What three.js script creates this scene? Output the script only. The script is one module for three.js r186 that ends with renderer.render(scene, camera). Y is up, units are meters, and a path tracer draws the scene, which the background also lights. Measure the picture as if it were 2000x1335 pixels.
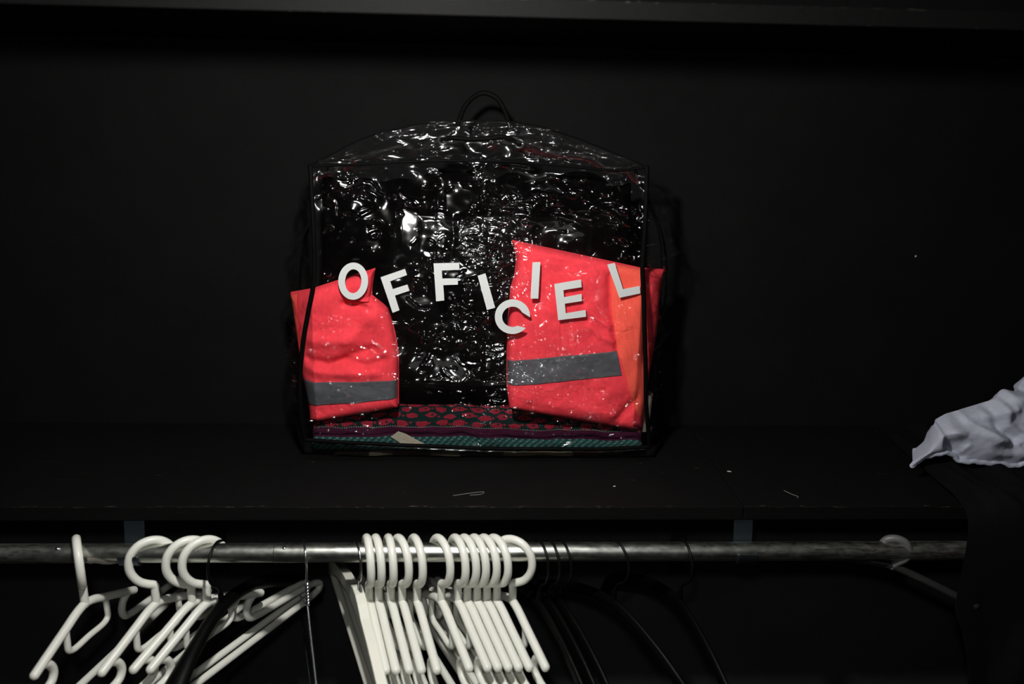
import * as THREE from 'three';
import { mergeGeometries } from 'three/addons/utils/BufferGeometryUtils.js';
import { RoundedBoxGeometry } from 'three/addons/geometries/RoundedBoxGeometry.js';
import { RectAreaLightUniformsLib } from 'three/addons/lights/RectAreaLightUniformsLib.js';
import { createNoise2D } from 'simplex-noise';

// ---------------------------------------------------------------- camera, light, exposure
const scene = new THREE.Scene();
scene.background = new THREE.Color(0x000000);
const camera = new THREE.PerspectiveCamera(2 * THREE.MathUtils.radToDeg(Math.atan(667.5 / 1555)), 2000 / 1335, 0.02, 20);
camera.position.set(0, 1.8851, 1.008);
camera.rotation.set(THREE.MathUtils.degToRad(-15), THREE.MathUtils.degToRad(-2.6), THREE.MathUtils.degToRad(1.15), 'YXZ');
camera.focus = 0.905;
camera.userData.fStop = 2.4;
scene.add(camera);
const renderer = new THREE.WebGLRenderer({ antialias: true });
renderer.toneMapping = THREE.LinearToneMapping;
renderer.toneMappingExposure = 1.08;
renderer.shadowMap.enabled = true;
const LAMP = new THREE.Vector3(-0.06, 2.01, 0.56);          // small LED head clamped to the upper shelf, just above the picture
const keyLight = new THREE.PointLight(new THREE.Color(1.0, 0.985, 0.95), 1.2, 0, 2);
keyLight.position.copy(LAMP);
keyLight.castShadow = true;
keyLight.shadow.radius = 0.9;
scene.add(keyLight);
const torch = new THREE.PointLight(new THREE.Color(0.96, 0.98, 1.0), 0.22, 0, 2);      // weak LED on the photographer's side, just above the lens
torch.position.set(-0.02, 1.965, 1.02);
torch.castShadow = true;
torch.shadow.radius = 0.8;
scene.add(torch);
RectAreaLightUniformsLib.init();
const fillLight = new THREE.RectAreaLight(new THREE.Color(1.0, 0.97, 0.92), 0.32, 0.9, 0.5);   // added fill behind the camera, lifts the shaded hangers and lower wall
fillLight.position.set(0.1, 2.52, 1.75);
fillLight.lookAt(0.1, 0, 1.75);
scene.add(fillLight);

// ---------------------------------------------------------------- helpers
const R = THREE.MathUtils.degToRad;
const V = (x, y, z) => new THREE.Vector3(x, y, z);
function seeded(s) { return () => { s |= 0; s = (s + 0x6d2b79f5) | 0; let t = Math.imul(s ^ (s >>> 15), 1 | s); t = (t + Math.imul(t ^ (t >>> 7), 61 | t)) ^ t; return ((t ^ (t >>> 14)) >>> 0) / 4294967296; }; }
const noiseA = createNoise2D(seeded(11)), noiseB = createNoise2D(seeded(23)), noiseC = createNoise2D(seeded(37)), noiseD = createNoise2D(seeded(51));
const used = {};
function numbered(name) { const n = used[name] || 0; used[name] = n + 1; return n ? `${name}_${String(n).padStart(3, '0')}` : name; }
const lit = (m) => { m.castShadow = true; m.receiveShadow = true; return m; };
function tag(o, label, category, group) { o.userData.label = label; o.userData.category = category; if (group) o.userData.group = group; return o; }
function thing(name, label, category, pos = [0, 0, 0], turn = 0, group) {
  const g = new THREE.Group(); g.name = numbered(name); g.position.set(...pos); g.rotation.y = turn; scene.add(g);
  return tag(g, label, category, group);
}
function part(name, geo, mat, parent, label) { const m = lit(new THREE.Mesh(geo, mat)); m.name = name; parent.add(m); if (label) m.userData.label = label; return m; }
function struct(name, geo, mat, pos) { const m = lit(new THREE.Mesh(geo, mat)); m.name = name; if (pos) m.position.set(...pos); m.userData.kind = 'structure'; scene.add(m); return m; }
const std = (r, g, b, roughness = 0.6, extra = {}) => { const m = new THREE.MeshPhysicalMaterial({ roughness, ...extra }); m.color.setRGB(r, g, b); return m; };
function dataTex(w, h, fn, srgb = false) {
  const d = new Uint8Array(w * h * 4);
  for (let j = 0; j < h; j++) for (let i = 0; i < w; i++) { const c = fn(i / w, j / h, i, j); const k = (j * w + i) * 4; if (typeof c === 'number') { d[k] = d[k + 1] = d[k + 2] = c; } else { d[k] = c[0]; d[k + 1] = c[1]; d[k + 2] = c[2]; } d[k + 3] = 255; }
  const t = new THREE.DataTexture(d, w, h); t.magFilter = THREE.LinearFilter; t.minFilter = THREE.LinearMipmapLinearFilter; t.generateMipmaps = true;
  t.wrapS = t.wrapT = THREE.RepeatWrapping; if (srgb) t.colorSpace = THREE.SRGBColorSpace; t.needsUpdate = true; return t;
}
function canvasTex(w, h, draw) { const c = document.createElement('canvas'); c.width = w; c.height = h; draw(c.getContext('2d'), w, h); const t = new THREE.CanvasTexture(c); t.colorSpace = THREE.SRGBColorSpace; t.wrapS = t.wrapT = THREE.RepeatWrapping; return t; }
// a grid of points as a surface; f(u, v) gives the point
function grid(nu, nv, f, uvScale = [1, 1]) {
  const p = new Float32Array((nu + 1) * (nv + 1) * 3), uv = new Float32Array((nu + 1) * (nv + 1) * 2), ix = [];
  for (let j = 0; j <= nv; j++) for (let i = 0; i <= nu; i++) { const k = j * (nu + 1) + i, q = f(i / nu, j / nv); p.set([q.x, q.y, q.z], k * 3); uv.set([i / nu * uvScale[0], j / nv * uvScale[1]], k * 2); }
  for (let j = 0; j < nv; j++) for (let i = 0; i < nu; i++) { const a = j * (nu + 1) + i, b = a + 1, c = a + nu + 1, d = c + 1; ix.push(a, b, d, a, d, c); }
  const g = new THREE.BufferGeometry(); g.setAttribute('position', new THREE.BufferAttribute(p, 3)); g.setAttribute('uv', new THREE.BufferAttribute(uv, 2)); g.setIndex(ix); g.computeVertexNormals(); return g;
}
const flip = (g) => { const a = g.index.array; for (let i = 0; i < a.length; i += 3) { const t = a[i]; a[i] = a[i + 1]; a[i + 1] = t; } g.computeVertexNormals(); return g; };
// a closed sheet: the surface f and the same surface set back by the vector off(u, v)
function slab(nu, nv, f, off, uvScale) {
  const a = grid(nu, nv, f, uvScale), b = flip(grid(nu, nv, (u, v) => f(u, v).add(off(u, v)), uvScale));
  const rim = (g) => grid(nu, 1, (u, v) => (v ? f(u, g) : f(u, g).add(off(u, g))));
  const rim2 = (g) => grid(nv, 1, (u, v) => (v ? f(g, u) : f(g, u).add(off(g, u))));
  return mergeGeometries([a, b, rim(1), flip(rim(0)), flip(rim2(1)), rim2(0)]);
}
// piecewise-linear / smooth curve through 2D points
function curve2(pts, smooth = true) {
  const c = smooth ? new THREE.SplineCurve(pts.map((p) => new THREE.Vector2(p[0], p[1]))) : null;
  if (c) { c.arcLengthDivisions = 400; c.updateArcLengths(); return (t) => c.getPointAt(Math.min(1, Math.max(0, t))); }
  return (t) => { const k = Math.min(pts.length - 1.000001, Math.max(0, t * (pts.length - 1))), i = Math.floor(k), f = k - i; return new THREE.Vector2(pts[i][0] * (1 - f) + pts[i + 1][0] * f, pts[i][1] * (1 - f) + pts[i + 1][1] * f); };
}
function tube(pts, r, seg = 64, rad = 10, caps = true) {
  const c = new THREE.CatmullRomCurve3(pts, false, 'centripetal'), g = [new THREE.TubeGeometry(c, seg, r, rad)];
  if (caps) for (const p of [pts[0], pts[pts.length - 1]]) { const s = new THREE.SphereGeometry(r, rad, 8); s.translate(p.x, p.y, p.z); g.push(s); }
  return mergeGeometries(g);
}
const clamp01 = (x) => Math.min(1, Math.max(0, x)), smooth = (a, b, x) => { const t = clamp01((x - a) / (b - a)); return t * t * (3 - 2 * t); };
function distPoly(x, y, pts) { let best = 1e9; for (let i = 0; i + 1 < pts.length; i++) { const [ax, ay] = pts[i], [bx, by] = pts[i + 1], dx = bx - ax, dy = by - ay; const t = clamp01(((x - ax) * dx + (y - ay) * dy) / (dx * dx + dy * dy)); best = Math.min(best, Math.hypot(x - ax - t * dx, y - ay - t * dy)); } return best; }

// ---------------------------------------------------------------- materials
const grainTex = dataTex(512, 512, (u, v) => 128 + 60 * noiseA(u * 40, v * 40) + 50 * noiseB(u * 130, v * 130));
const M = {};
const paintTone = dataTex(512, 512, (u, v) => { const n = 0.5 * noiseA(u * 5 + 3, v * 5) + 0.3 * noiseB(u * 19, v * 19) + 0.25 * noiseC(u * 80, v * 80); const c = 205 + 40 * n; return [c, c, c]; });
M.blackWall = std(0.0051, 0.0051, 0.0052, 0.85, { map: paintTone, bumpMap: grainTex, bumpScale: 0.0004, specularIntensity: 0.12 });
M.shadeLiftedWall = std(0.07, 0.07, 0.072, 0.9, { map: paintTone, specularIntensity: 0.1 });  // wall below the shelf: colour made lighter to lift the shade there
M.roomWall = std(0.1, 0.1, 0.1, 0.9, { specularIntensity: 0.1 });
M.floor = std(0.05, 0.048, 0.045, 0.8, { map: paintTone, specularIntensity: 0.2 });
M.zinc = std(0.5, 0.51, 0.49, 0.36, { metalness: 1 });
M.whitePlastic = std(0.76, 0.76, 0.69, 0.34);
M.blackPlastic = std(0.0016, 0.0016, 0.0016, 0.42, { specularIntensity: 0.16 });
M.blackMetal = std(0.003, 0.003, 0.003, 0.35, { specularIntensity: 0.2 });
M.steel = std(0.6, 0.64, 0.66, 0.25, { metalness: 1 });
M.piping = std(0.0018, 0.0018, 0.0018, 0.6, { specularIntensity: 0.06 });
M.film = std(1, 1, 1, 0.09, { transmission: 1, thickness: 0, ior: 1.5, side: THREE.DoubleSide });
M.letter = std(0.49, 0.5, 0.49, 0.75, { specularIntensity: 0.3 });

// ---------------------------------------------------------------- room
const SH = 1.5, XL = -0.95, XR = 0.95, CEIL = 2.55, ZF = 2.6;
const wallGeo = (w, h, d) => { const g = new THREE.BoxGeometry(w, h, d); const p = g.attributes.position, n = g.attributes.normal, uv = g.attributes.uv; for (let i = 0; i < p.count; i++) { const ax = Math.abs(n.getX(i)) > 0.5, ay = Math.abs(n.getY(i)) > 0.5; uv.setXY(i, ax ? p.getZ(i) : p.getX(i), ay ? p.getZ(i) : p.getY(i)); } return g; };
struct('wall_back', wallGeo(2.1, CEIL - SH + 0.016, 0.1), M.blackWall, [0, (CEIL + SH - 0.016) / 2, -0.05]);
struct('wall_back_lower', wallGeo(2.1, SH - 0.016, 0.1), M.shadeLiftedWall, [0, (SH - 0.016) / 2, -0.05]);
struct('wall_left', wallGeo(0.1, CEIL, ZF), M.blackWall, [XL - 0.05, CEIL / 2, ZF / 2]);
struct('wall_right', wallGeo(0.1, CEIL, ZF), M.blackWall, [XR + 0.05, CEIL / 2, ZF / 2]);
struct('wall_front', wallGeo(2.1, CEIL, 0.1), M.roomWall, [0, CEIL / 2, ZF + 0.05]);
struct('floor', wallGeo(2.1, 0.1, ZF + 0.2), M.floor, [0, -0.05, ZF / 2]);
struct('ceiling', wallGeo(2.1, 0.1, ZF + 0.2), M.roomWall, [0, CEIL + 0.05, ZF / 2]);

// ---------------------------------------------------------------- shelf boards
const rndS = seeded(77);
function shelfMap(front) {   // black paint with chips and scuffs that show bare board
  return canvasTex(2048, front ? 64 : 512, (c, w, h) => {
    c.fillStyle = '#0b0b0b'; c.fillRect(0, 0, w, h);
    for (let i = 0; i < 2600; i++) { const a = 5 + rndS() * 8; c.fillStyle = `rgb(${a},${a},${a})`; c.fillRect(rndS() * w, rndS() * h, 1 + rndS() * 6, 1 + rndS() * 3); }
    const chips = front ? 80 : 120;
    for (let i = 0; i < chips; i++) {
      const edge = rndS() < 0.8, y = front ? (edge ? rndS() * 5 : h - rndS() * 4) : (edge ? h - 1 - rndS() * 4 : rndS() * h);
      const a = 60 + rndS() * 90; c.fillStyle = `rgb(${a},${a * 0.93},${a * 0.8})`; c.globalAlpha = 0.35 + 0.4 * rndS(); c.fillRect(rndS() * w, y, edge ? 2 + rndS() * rndS() * 22 : 1 + rndS() * 3, edge ? 1.2 : 1 + rndS() * 2);
    }
    c.globalAlpha = 0.5; c.strokeStyle = '#4a4a48'; c.lineWidth = 1;
    for (let i = 0; i < (front ? 4 : 26); i++) { let x = rndS() * w, y = rndS() * h; c.beginPath(); c.moveTo(x, y); for (let k = 0; k < 4; k++) { x += (rndS() - 0.4) * 22; y += (rndS() - 0.5) * 9; c.lineTo(x, y); } c.stroke(); }
    c.globalAlpha = 1;
  });
}
const topMap = shelfMap(false), frontMap = shelfMap(true);
const shelfPlain = std(0.0036, 0.0036, 0.0036, 0.7, { specularIntensity: 0.12 });
const shelfTop = std(1, 1, 1, 0.7, { map: topMap, bumpMap: grainTex, bumpScale: 0.0002, specularIntensity: 0.12 });
const shelfFront = std(1, 1, 1, 0.7, { map: frontMap, specularIntensity: 0.12 });
function shelfBoard(x0, x1, yTop, z1, label) {
  const g = thing('shelf_board', label, 'shelf', [(x0 + x1) / 2, yTop - 0.016, 0]);
  const b = new RoundedBoxGeometry(x1 - x0, 0.016, z1, 2, 0.0012); b.translate(0, 0.008, z1 / 2);
  const p = b.attributes.position, n = b.attributes.normal, uv = b.attributes.uv;
  for (let i = 0; i < p.count; i++) { const X = p.getX(i) + (x0 + x1) / 2 + 1; if (Math.abs(n.getZ(i)) > 0.7) uv.setXY(i, X / 1.3, (p.getY(i)) / 0.016); else uv.setXY(i, X / 1.3, 1 - p.getZ(i) / z1); }
  part('board', b, [shelfPlain, shelfPlain, shelfTop, shelfPlain, shelfFront, shelfPlain], g);
  return g;
}
shelfBoard(XL + 0.001, 0.2866, SH, 0.2424, 'long black painted shelf board carrying the clear bag');
shelfBoard(0.2874, XR - 0.001, SH, 0.2424, 'shorter black shelf board right of the joint, under the crumpled grey cloth');
shelfBoard(XL + 0.001, XR - 0.001, 1.996, 0.256, 'black upper shelf board running along the top of the picture');

// ---------------------------------------------------------------- lamp just above the picture
{
  const g = thing('clamp_lamp', 'small black clamp lamp with round LED head on the upper shelf', 'lamp', [LAMP.x, 1.996, 0.2]);
  part('clamp', new RoundedBoxGeometry(0.03, 0.03, 0.05, 2, 0.003).translate(0, 0.0151, 0), M.blackMetal, g);
  part('arm', tube([V(0, 0.028, 0), V(0, 0.07, 0.05), V(0, 0.105, 0.18), V(0, 0.1, 0.31), V(0, 0.07, 0.36)], 0.004, 40), M.blackMetal, g);
  part('head', new THREE.LatheGeometry([[0, 0.055], [0.02, 0.053], [0.036, 0.04], [0.04, 0.027], [0.038, 0.026], [0, 0.027]].map((p) => new THREE.Vector2(p[0], p[1])), 32).translate(0, 0.02, 0.36), M.blackMetal, g);
  const glow = std(0.9, 0.9, 0.9, 0.5); glow.emissive.setRGB(1, 0.985, 0.95); glow.emissiveIntensity = 6;
  part('diffuser', new THREE.CylinderGeometry(0.022, 0.022, 0.002, 32).translate(0, 0.0445, 0.36), glow, g, 'glowing LED face');
}

{  // invented panel that carries the fill light, not a known lamp
  const g = thing('added_fill_panel', 'added dim fill panel on the ceiling behind the photographer', 'lamp', [0.1, CEIL, 1.75]);
  part('frame', new RoundedBoxGeometry(0.94, 0.02, 0.54, 1, 0.004).translate(0, -0.0105, 0), M.roomWall, g);
  const pg = std(0.8, 0.8, 0.8, 0.6); pg.emissive.setRGB(1, 0.97, 0.92); pg.emissiveIntensity = 0.1;
  part('diffuser', new THREE.BoxGeometry(0.9, 0.002, 0.5).translate(0, -0.0222, 0), pg, g);
}

{
  const g = thing('led_torch', 'small black LED torch held just above the lens', 'torch', [-0.02, 1.965, 1.045]);
  part('body', new THREE.CylinderGeometry(0.014, 0.012, 0.09, 24).rotateX(Math.PI / 2).translate(0, 0, 0.052), M.blackMetal, g);
  const tg = std(0.9, 0.9, 0.9, 0.4); tg.emissive.setRGB(0.96, 0.98, 1); tg.emissiveIntensity = 6;
  part('lens', new THREE.CylinderGeometry(0.011, 0.011, 0.002, 24).rotateX(Math.PI / 2).translate(0, 0, 0.006), tg, g, 'glowing LED lens');
}

// ---------------------------------------------------------------- clothes rod, brackets
const ROD_Y = 1.4535, ROD_Z = 0.254, ROD_R = 0.01;
const rodTone = canvasTex(2048, 256, (c, w, h) => {
  c.fillStyle = '#d9dad6'; c.fillRect(0, 0, w, h); const r = seeded(5);
  for (let i = 0; i < 5000; i++) { const a = 190 + r() * 50; c.globalAlpha = 0.2; c.fillStyle = `rgb(${a},${a},${a * 0.98})`; c.fillRect(r() * w, r() * h, 2 + r() * 30, 1 + r() * 2); }
  for (let i = 0; i < 2600; i++) { const x = (0.62 + 0.38 * Math.sqrt(r())) * w, a = 50 + r() * 60; c.globalAlpha = 0.3; c.fillStyle = `rgb(${a * 1.25},${a * 0.95},${a * 0.85})`; c.fillRect(x, r() * h, 3 + r() * 16, 1 + r() * 7); }
  for (let i = 0; i < 1500; i++) { const x = r() * r() * 0.33 * w, a = 40 + r() * 50; c.globalAlpha = 0.3; c.fillStyle = `rgb(${a},${a},${a})`; c.fillRect(x, r() * h, 3 + r() * 14, 1 + r() * 8); }
  c.globalAlpha = 1;
});
const rodRough = dataTex(1024, 64, (u, v) => { const worn = smooth(0.62, 0.95, u) + smooth(0.36, 0.12, u); return 80 + 10 * noiseA(u * 60, v * 6) + 8 * noiseB(u * 200, v * 10) + 60 * clamp01(worn) * (0.8 + 0.3 * noiseC(u * 70, v * 5)); });
M.rod = std(0.92, 0.93, 0.89, 1, { metalness: 1, map: rodTone, roughnessMap: rodRough });
{
  const g = thing('clothes_rod', 'scratched galvanised metal clothes rod running under the shelf edge', 'rod', [0, ROD_Y, ROD_Z]);
  const tubeX = (x0, x1, r) => { const c = new THREE.CylinderGeometry(r, r, x1 - x0, 48, 1, false); c.rotateZ(Math.PI / 2); c.rotateX(Math.PI); c.translate((x0 + x1) / 2, 0, 0); const p = c.attributes.position, uv = c.attributes.uv; for (let i = 0; i < p.count; i++) uv.setXY(i, (p.getX(i) + 0.95) / 1.9, (Math.atan2(p.getY(i), p.getZ(i)) / Math.PI + 1) / 2); return c; };
  part('tube', tubeX(XL, -0.2084, ROD_R - 0.0002), M.rod, g);
  part('tube', tubeX(-0.2078, XR, ROD_R), M.rod, g);
  for (const x of [-0.4265, -0.1972]) { const s = new THREE.SphereGeometry(0.0024, 16, 10); s.scale(1, 0.6, 1); s.translate(x, ROD_R * 0.86, ROD_R * 0.5); part('screw', s, M.steel, g, 'small round screw head'); }
  const peel = grid(40, 6, (u, v) => { const a = 0.15 - v * 1.0 - 0.9 * u + 0.1 * Math.sin(u * 9), r = ROD_R + 0.0007 + 0.0006 * Math.sin(u * 14 + v * 3); return V(-0.395 + 0.042 * u, r * Math.sin(a), r * Math.cos(a)); });
  part('tape_scrap', peel, std(0.25, 0.23, 0.2, 0.35, { side: THREE.DoubleSide }), g, 'peeling scrap of brown tape');
}
for (const [x, lab] of [[-0.3548, 'steel rod bracket near the left end of the rod'], [0.2878, 'steel rod bracket below the shelf joint']]) {
  const g = thing('rod_bracket', lab, 'bracket', [x, SH - 0.016, 0]);
  const w = 0.0195, t = 0.0022;
  const strap = (pts) => { const s = new THREE.Shape(); pts.forEach((p, i) => (i ? s.lineTo(p[0], p[1]) : s.moveTo(p[0], p[1]))); const e = new THREE.ExtrudeGeometry(s, { depth: w, bevelEnabled: true, bevelSize: 0.0003, bevelThickness: 0.0003, bevelSegments: 1 }); e.rotateY(-Math.PI / 2); e.translate(w / 2, 0, 0); return e; };
  part('shelf_plate', strap([[0.003, -0.0003], [0.243, -0.0003], [0.243, -t], [0.003, -t]]), M.bracket ||= std(0.09, 0.11, 0.13, 0.45, { metalness: 1 }), g);
  part('front_strap', strap([[0.2405, -0.0025], [0.2427, -0.0025], [0.2455, -0.0195], [0.2455, -0.026], [0.2432, -0.026], [0.2432, -0.0195]]), M.bracket, g);
  const cr = []; for (let k = 0; k <= 24; k++) { const a = Math.PI * (0.95 + 1.1 * k / 24); cr.push([ROD_Z + (ROD_R + 0.0004) * Math.cos(a), -(SH - 0.016 - ROD_Y) + (ROD_R + 0.0004) * Math.sin(a)]); }
  for (let k = 24; k >= 0; k--) { const a = Math.PI * (0.95 + 1.1 * k / 24); cr.push([ROD_Z + (ROD_R + 0.0024) * Math.cos(a), -(SH - 0.016 - ROD_Y) + (ROD_R + 0.0024) * Math.sin(a)]); }
  part('rod_cradle', strap(cr), M.bracket, g);
  part('wall_leg', new RoundedBoxGeometry(0.022, 0.2, 0.004, 1, 0.001).translate(0, -0.105, 0.0025), M.darkLeg ||= std(0.02, 0.02, 0.02, 0.6, { specularIntensity: 0.3 }), g);
}

// ---------------------------------------------------------------- the clear bag
const mm = (a) => a.map((p) => [p[0] / 1000, p[1] / 1000]);
const edgeL = curve2(mm([[-200.9, 27.5], [-203.8, 55], [-203.8, 89.5], [-201.2, 119.2], [-195.5, 155], [-188.6, 186], [-184, 204.8], [-180.9, 225.1], [-179.8, 261.6], [-180.3, 300.6], [-181.2, 341.5]]));
const edgeR = curve2(mm([[207.5, 19.6], [203.9, 47.1], [199.4, 79.2], [196, 123.3], [192.1, 166.4], [188.6, 202.4], [185.2, 237.8], [185.4, 272.4], [185.5, 306.4], [184.7, 346.8]]));
const seamB = curve2(mm([[-200.9, 27.5], [-150.9, 24.4], [-102.9, 22], [-54.7, 20.2], [18.2, 17.1], [91.6, 16.6], [153.2, 16.8], [207.5, 19.6]]));
const seamT = curve2(mm([[-181.2, 341.5], [-129.2, 344.5], [-74.3, 348.2], [-19.2, 350.3], [36.2, 350.2], [92, 346.8], [148.3, 342.9], [184.7, 346.8]]));
const ridge = curve2(mm([[-185.1, 341.9], [-160.5, 354.5], [-132.0, 369.2], [-103.9, 378.5], [-64.6, 387.4], [-19.9, 392.0], [36.4, 392.0], [81.9, 383.7], [128.0, 369.2], [183.9, 348.4]]));
const silL = curve2(mm([[-220.5, 2.5], [-222.9, 44.5], [-227.5, 110.3], [-232.7, 161.3], [-231.2, 211], [-223, 253.5], [-202.4, 312.7], [-192.4, 338.7]]));
const silR = curve2(mm([[224.9, 2.5], [231.5, 46.7], [237.4, 100.6], [243.2, 153.1], [245.7, 204.2], [238.5, 259.9], [220.1, 301.8], [197.9, 345.6]]));
// smooth shape of the front panel: x, y in metres (y above the shelf)
const belly = (x, y) => 0.02 * (1 - (x / 0.21) ** 2) * smooth(0.015, 0.075, y) * (1 - clamp01((y - 0.06) / 0.29));   // the full bag bulges low and leans back towards the top
const zFront = (x, y) => 0.1245 + belly(x, y) + 0.004 * (1 - (x / 0.205) ** 2) * Math.sin(Math.PI * clamp01(y / 0.36)) - 0.004 * smooth(0.26, 0.35, y);
const coons = (u, v) => { // Coons patch between the four seams
  const L = edgeL(v), Rr = edgeR(v), B = seamB(u), T = seamT(u), b0 = seamB(0), b1 = seamB(1), t0 = seamT(0), t1 = seamT(1);
  return [(1 - u) * L.x + u * Rr.x + (1 - v) * B.x + v * T.x - ((1 - u) * (1 - v) * b0.x + u * (1 - v) * b1.x + (1 - u) * v * t0.x + u * v * t1.x),
    (1 - u) * L.y + u * Rr.y + (1 - v) * B.y + v * T.y - ((1 - u) * (1 - v) * b0.y + u * (1 - v) * b1.y + (1 - u) * v * t0.y + u * v * t1.y)];
};
// letters: outlines in millimetres on the front panel (x, height above shelf)
const LETTERS = {
  F1: [[-107.4, 223.2], [-80.4, 232.9], [-78.2, 226.1], [-96.9, 218.9], [-94.2, 210], [-77.9, 215.4], [-75.7, 208.5], [-92, 202.8], [-87.2, 186.1], [-94.9, 183]],
  F2: [[-48.8, 239.5], [-20.6, 240.5], [-20.3, 232.7], [-39.8, 231.7], [-39.2, 222.6], [-22.1, 223], [-21.8, 216], [-38.2, 215.2], [-37, 197.9], [-46.2, 196.7]],
  I1: [[0.1, 226.1], [8.6, 229.1], [20, 190.1], [10.8, 187.4]],
  I2: [[60.8, 242], [69.5, 242.5], [68.3, 201], [59.6, 201.1]],
  E: [[85.9, 217.8], [115.7, 223.4], [116.8, 214.7], [96.3, 211.1], [97.4, 202.9], [116.8, 206.9], [117.8, 198.8], [98.5, 195.6], [100, 184.4], [122.3, 188.5], [123.3, 180.7], [91.7, 176.3]],
  L: [[144.4, 240.6], [152.6, 242.6], [163.7, 212.8], [182.2, 216.8], [183.6, 208.4], [160.2, 203]],
};
const letterBoxes = [...Object.values(LETTERS).map((p) => [Math.min(...p.map((q) => q[0])), Math.max(...p.map((q) => q[0])), Math.min(...p.map((q) => q[1])), Math.max(...p.map((q) => q[1]))]), [-154, -121, 197, 240], [20, 60, 159, 200]];
const calm = (x, y) => { let m = 1; const X = x * 1000, Y = y * 1000; for (const [a, b, c, d] of letterBoxes) { const dx = Math.max(a - X, X - b, 0), dy = Math.max(c - Y, Y - d, 0); m = Math.min(m, 0.12 + 0.88 * smooth(0, 7, Math.hypot(dx, dy))); } return m; };
// relief of the soft film: gentle undulation plus many short creases and blister rims, laid into a height field
const HOT = [[0.09, 0.12, 0.05, 0.03, 1.2], [0.11, 0.07, 0.05, 0.02, 1.0], [-0.163, 0.172, 0.016, 0.014, 1.6], [0.16, 0.19, 0.02, 0.05, 0.8], [-0.15, 0.09, 0.04, 0.03, 0.5], [0.06, 0.225, 0.03, 0.02, 0.7], [0.008, 0.31, 0.005, 0.05, 1.4], [-0.046, 0.3, 0.004, 0.045, 1.2], [0.05, 0.315, 0.006, 0.03, 1.0], [0.03, 0.262, 0.022, 0.03, 1.2], [-0.01, 0.25, 0.02, 0.03, 0.9], [0.02, 0.21, 0.02, 0.02, 1.0], [0.1, 0.1, 0.05, 0.012, 1.2], [0.005, 0.31, 0.022, 0.06, 0.9], [0.03, 0.25, 0.03, 0.05, 1.0], [-0.02, 0.14, 0.05, 0.045, 0.7], [0.085, 0.125, 0.06, 0.04, 0.8], [0.125, 0.21, 0.012, 0.05, 0.9], [0.13, 0.31, 0.05, 0.025, 0.6], [-0.15, 0.315, 0.025, 0.022, 0.8], [-0.155, 0.05, 0.05, 0.02, 0.5], [0.0, 0.06, 0.05, 0.03, 0.6], [0.17, 0.29, 0.02, 0.04, 0.6], [0.16, 0.06, 0.03, 0.03, 0.4]];
const agitation = (x, y) => { let m = 0.13; for (const [a, b, sx, sy, k] of HOT) m += k * Math.exp(-(((x - a) / sx) ** 2) - ((y - b) / sy) ** 2); return Math.min(m, 2); };
// single long folds: [height, half width, points in mm]
const FOLDS = [
  [0.0034, 3, [[-72, 166], [-66, 164], [-60, 152], [-53, 141], [-41, 139], [-23, 145], [-6, 159], [8, 178], [17, 195]]],
  [0.0026, 3.2, [[-128, 107], [-90, 105], [-40, 103]]], [0.002, 2.6, [[-60, 108], [20, 106], [70, 104], [125, 108]]],
  [0.0022, 3, [[-95, 232], [-78, 236], [-62, 235]]], [0.0026, 3.6, [[88, 292], [106, 288], [125, 277], [133, 272]]],
  [0.002, 2.5, [[62, 318], [86, 312], [112, 318]]], [0.0018, 2.4, [[115, 312], [140, 301], [168, 284], [182, 268]]],
  [0.002, 2.6, [[86, 95], [110, 99], [132, 106]]], [0.0018, 2.2, [[150, 55], [166, 64], [180, 74]]], [0.0016, 2.2, [[-70, 305], [-58, 293], [-46, 276]]],
  [0.0022, 3, [[-2, 250], [14, 242], [32, 240]]], [0.002, 3, [[-16, 270], [8, 262], [26, 268]]],
].map(([h, w, p]) => [h, w / 1000, mm(p)]);
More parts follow.
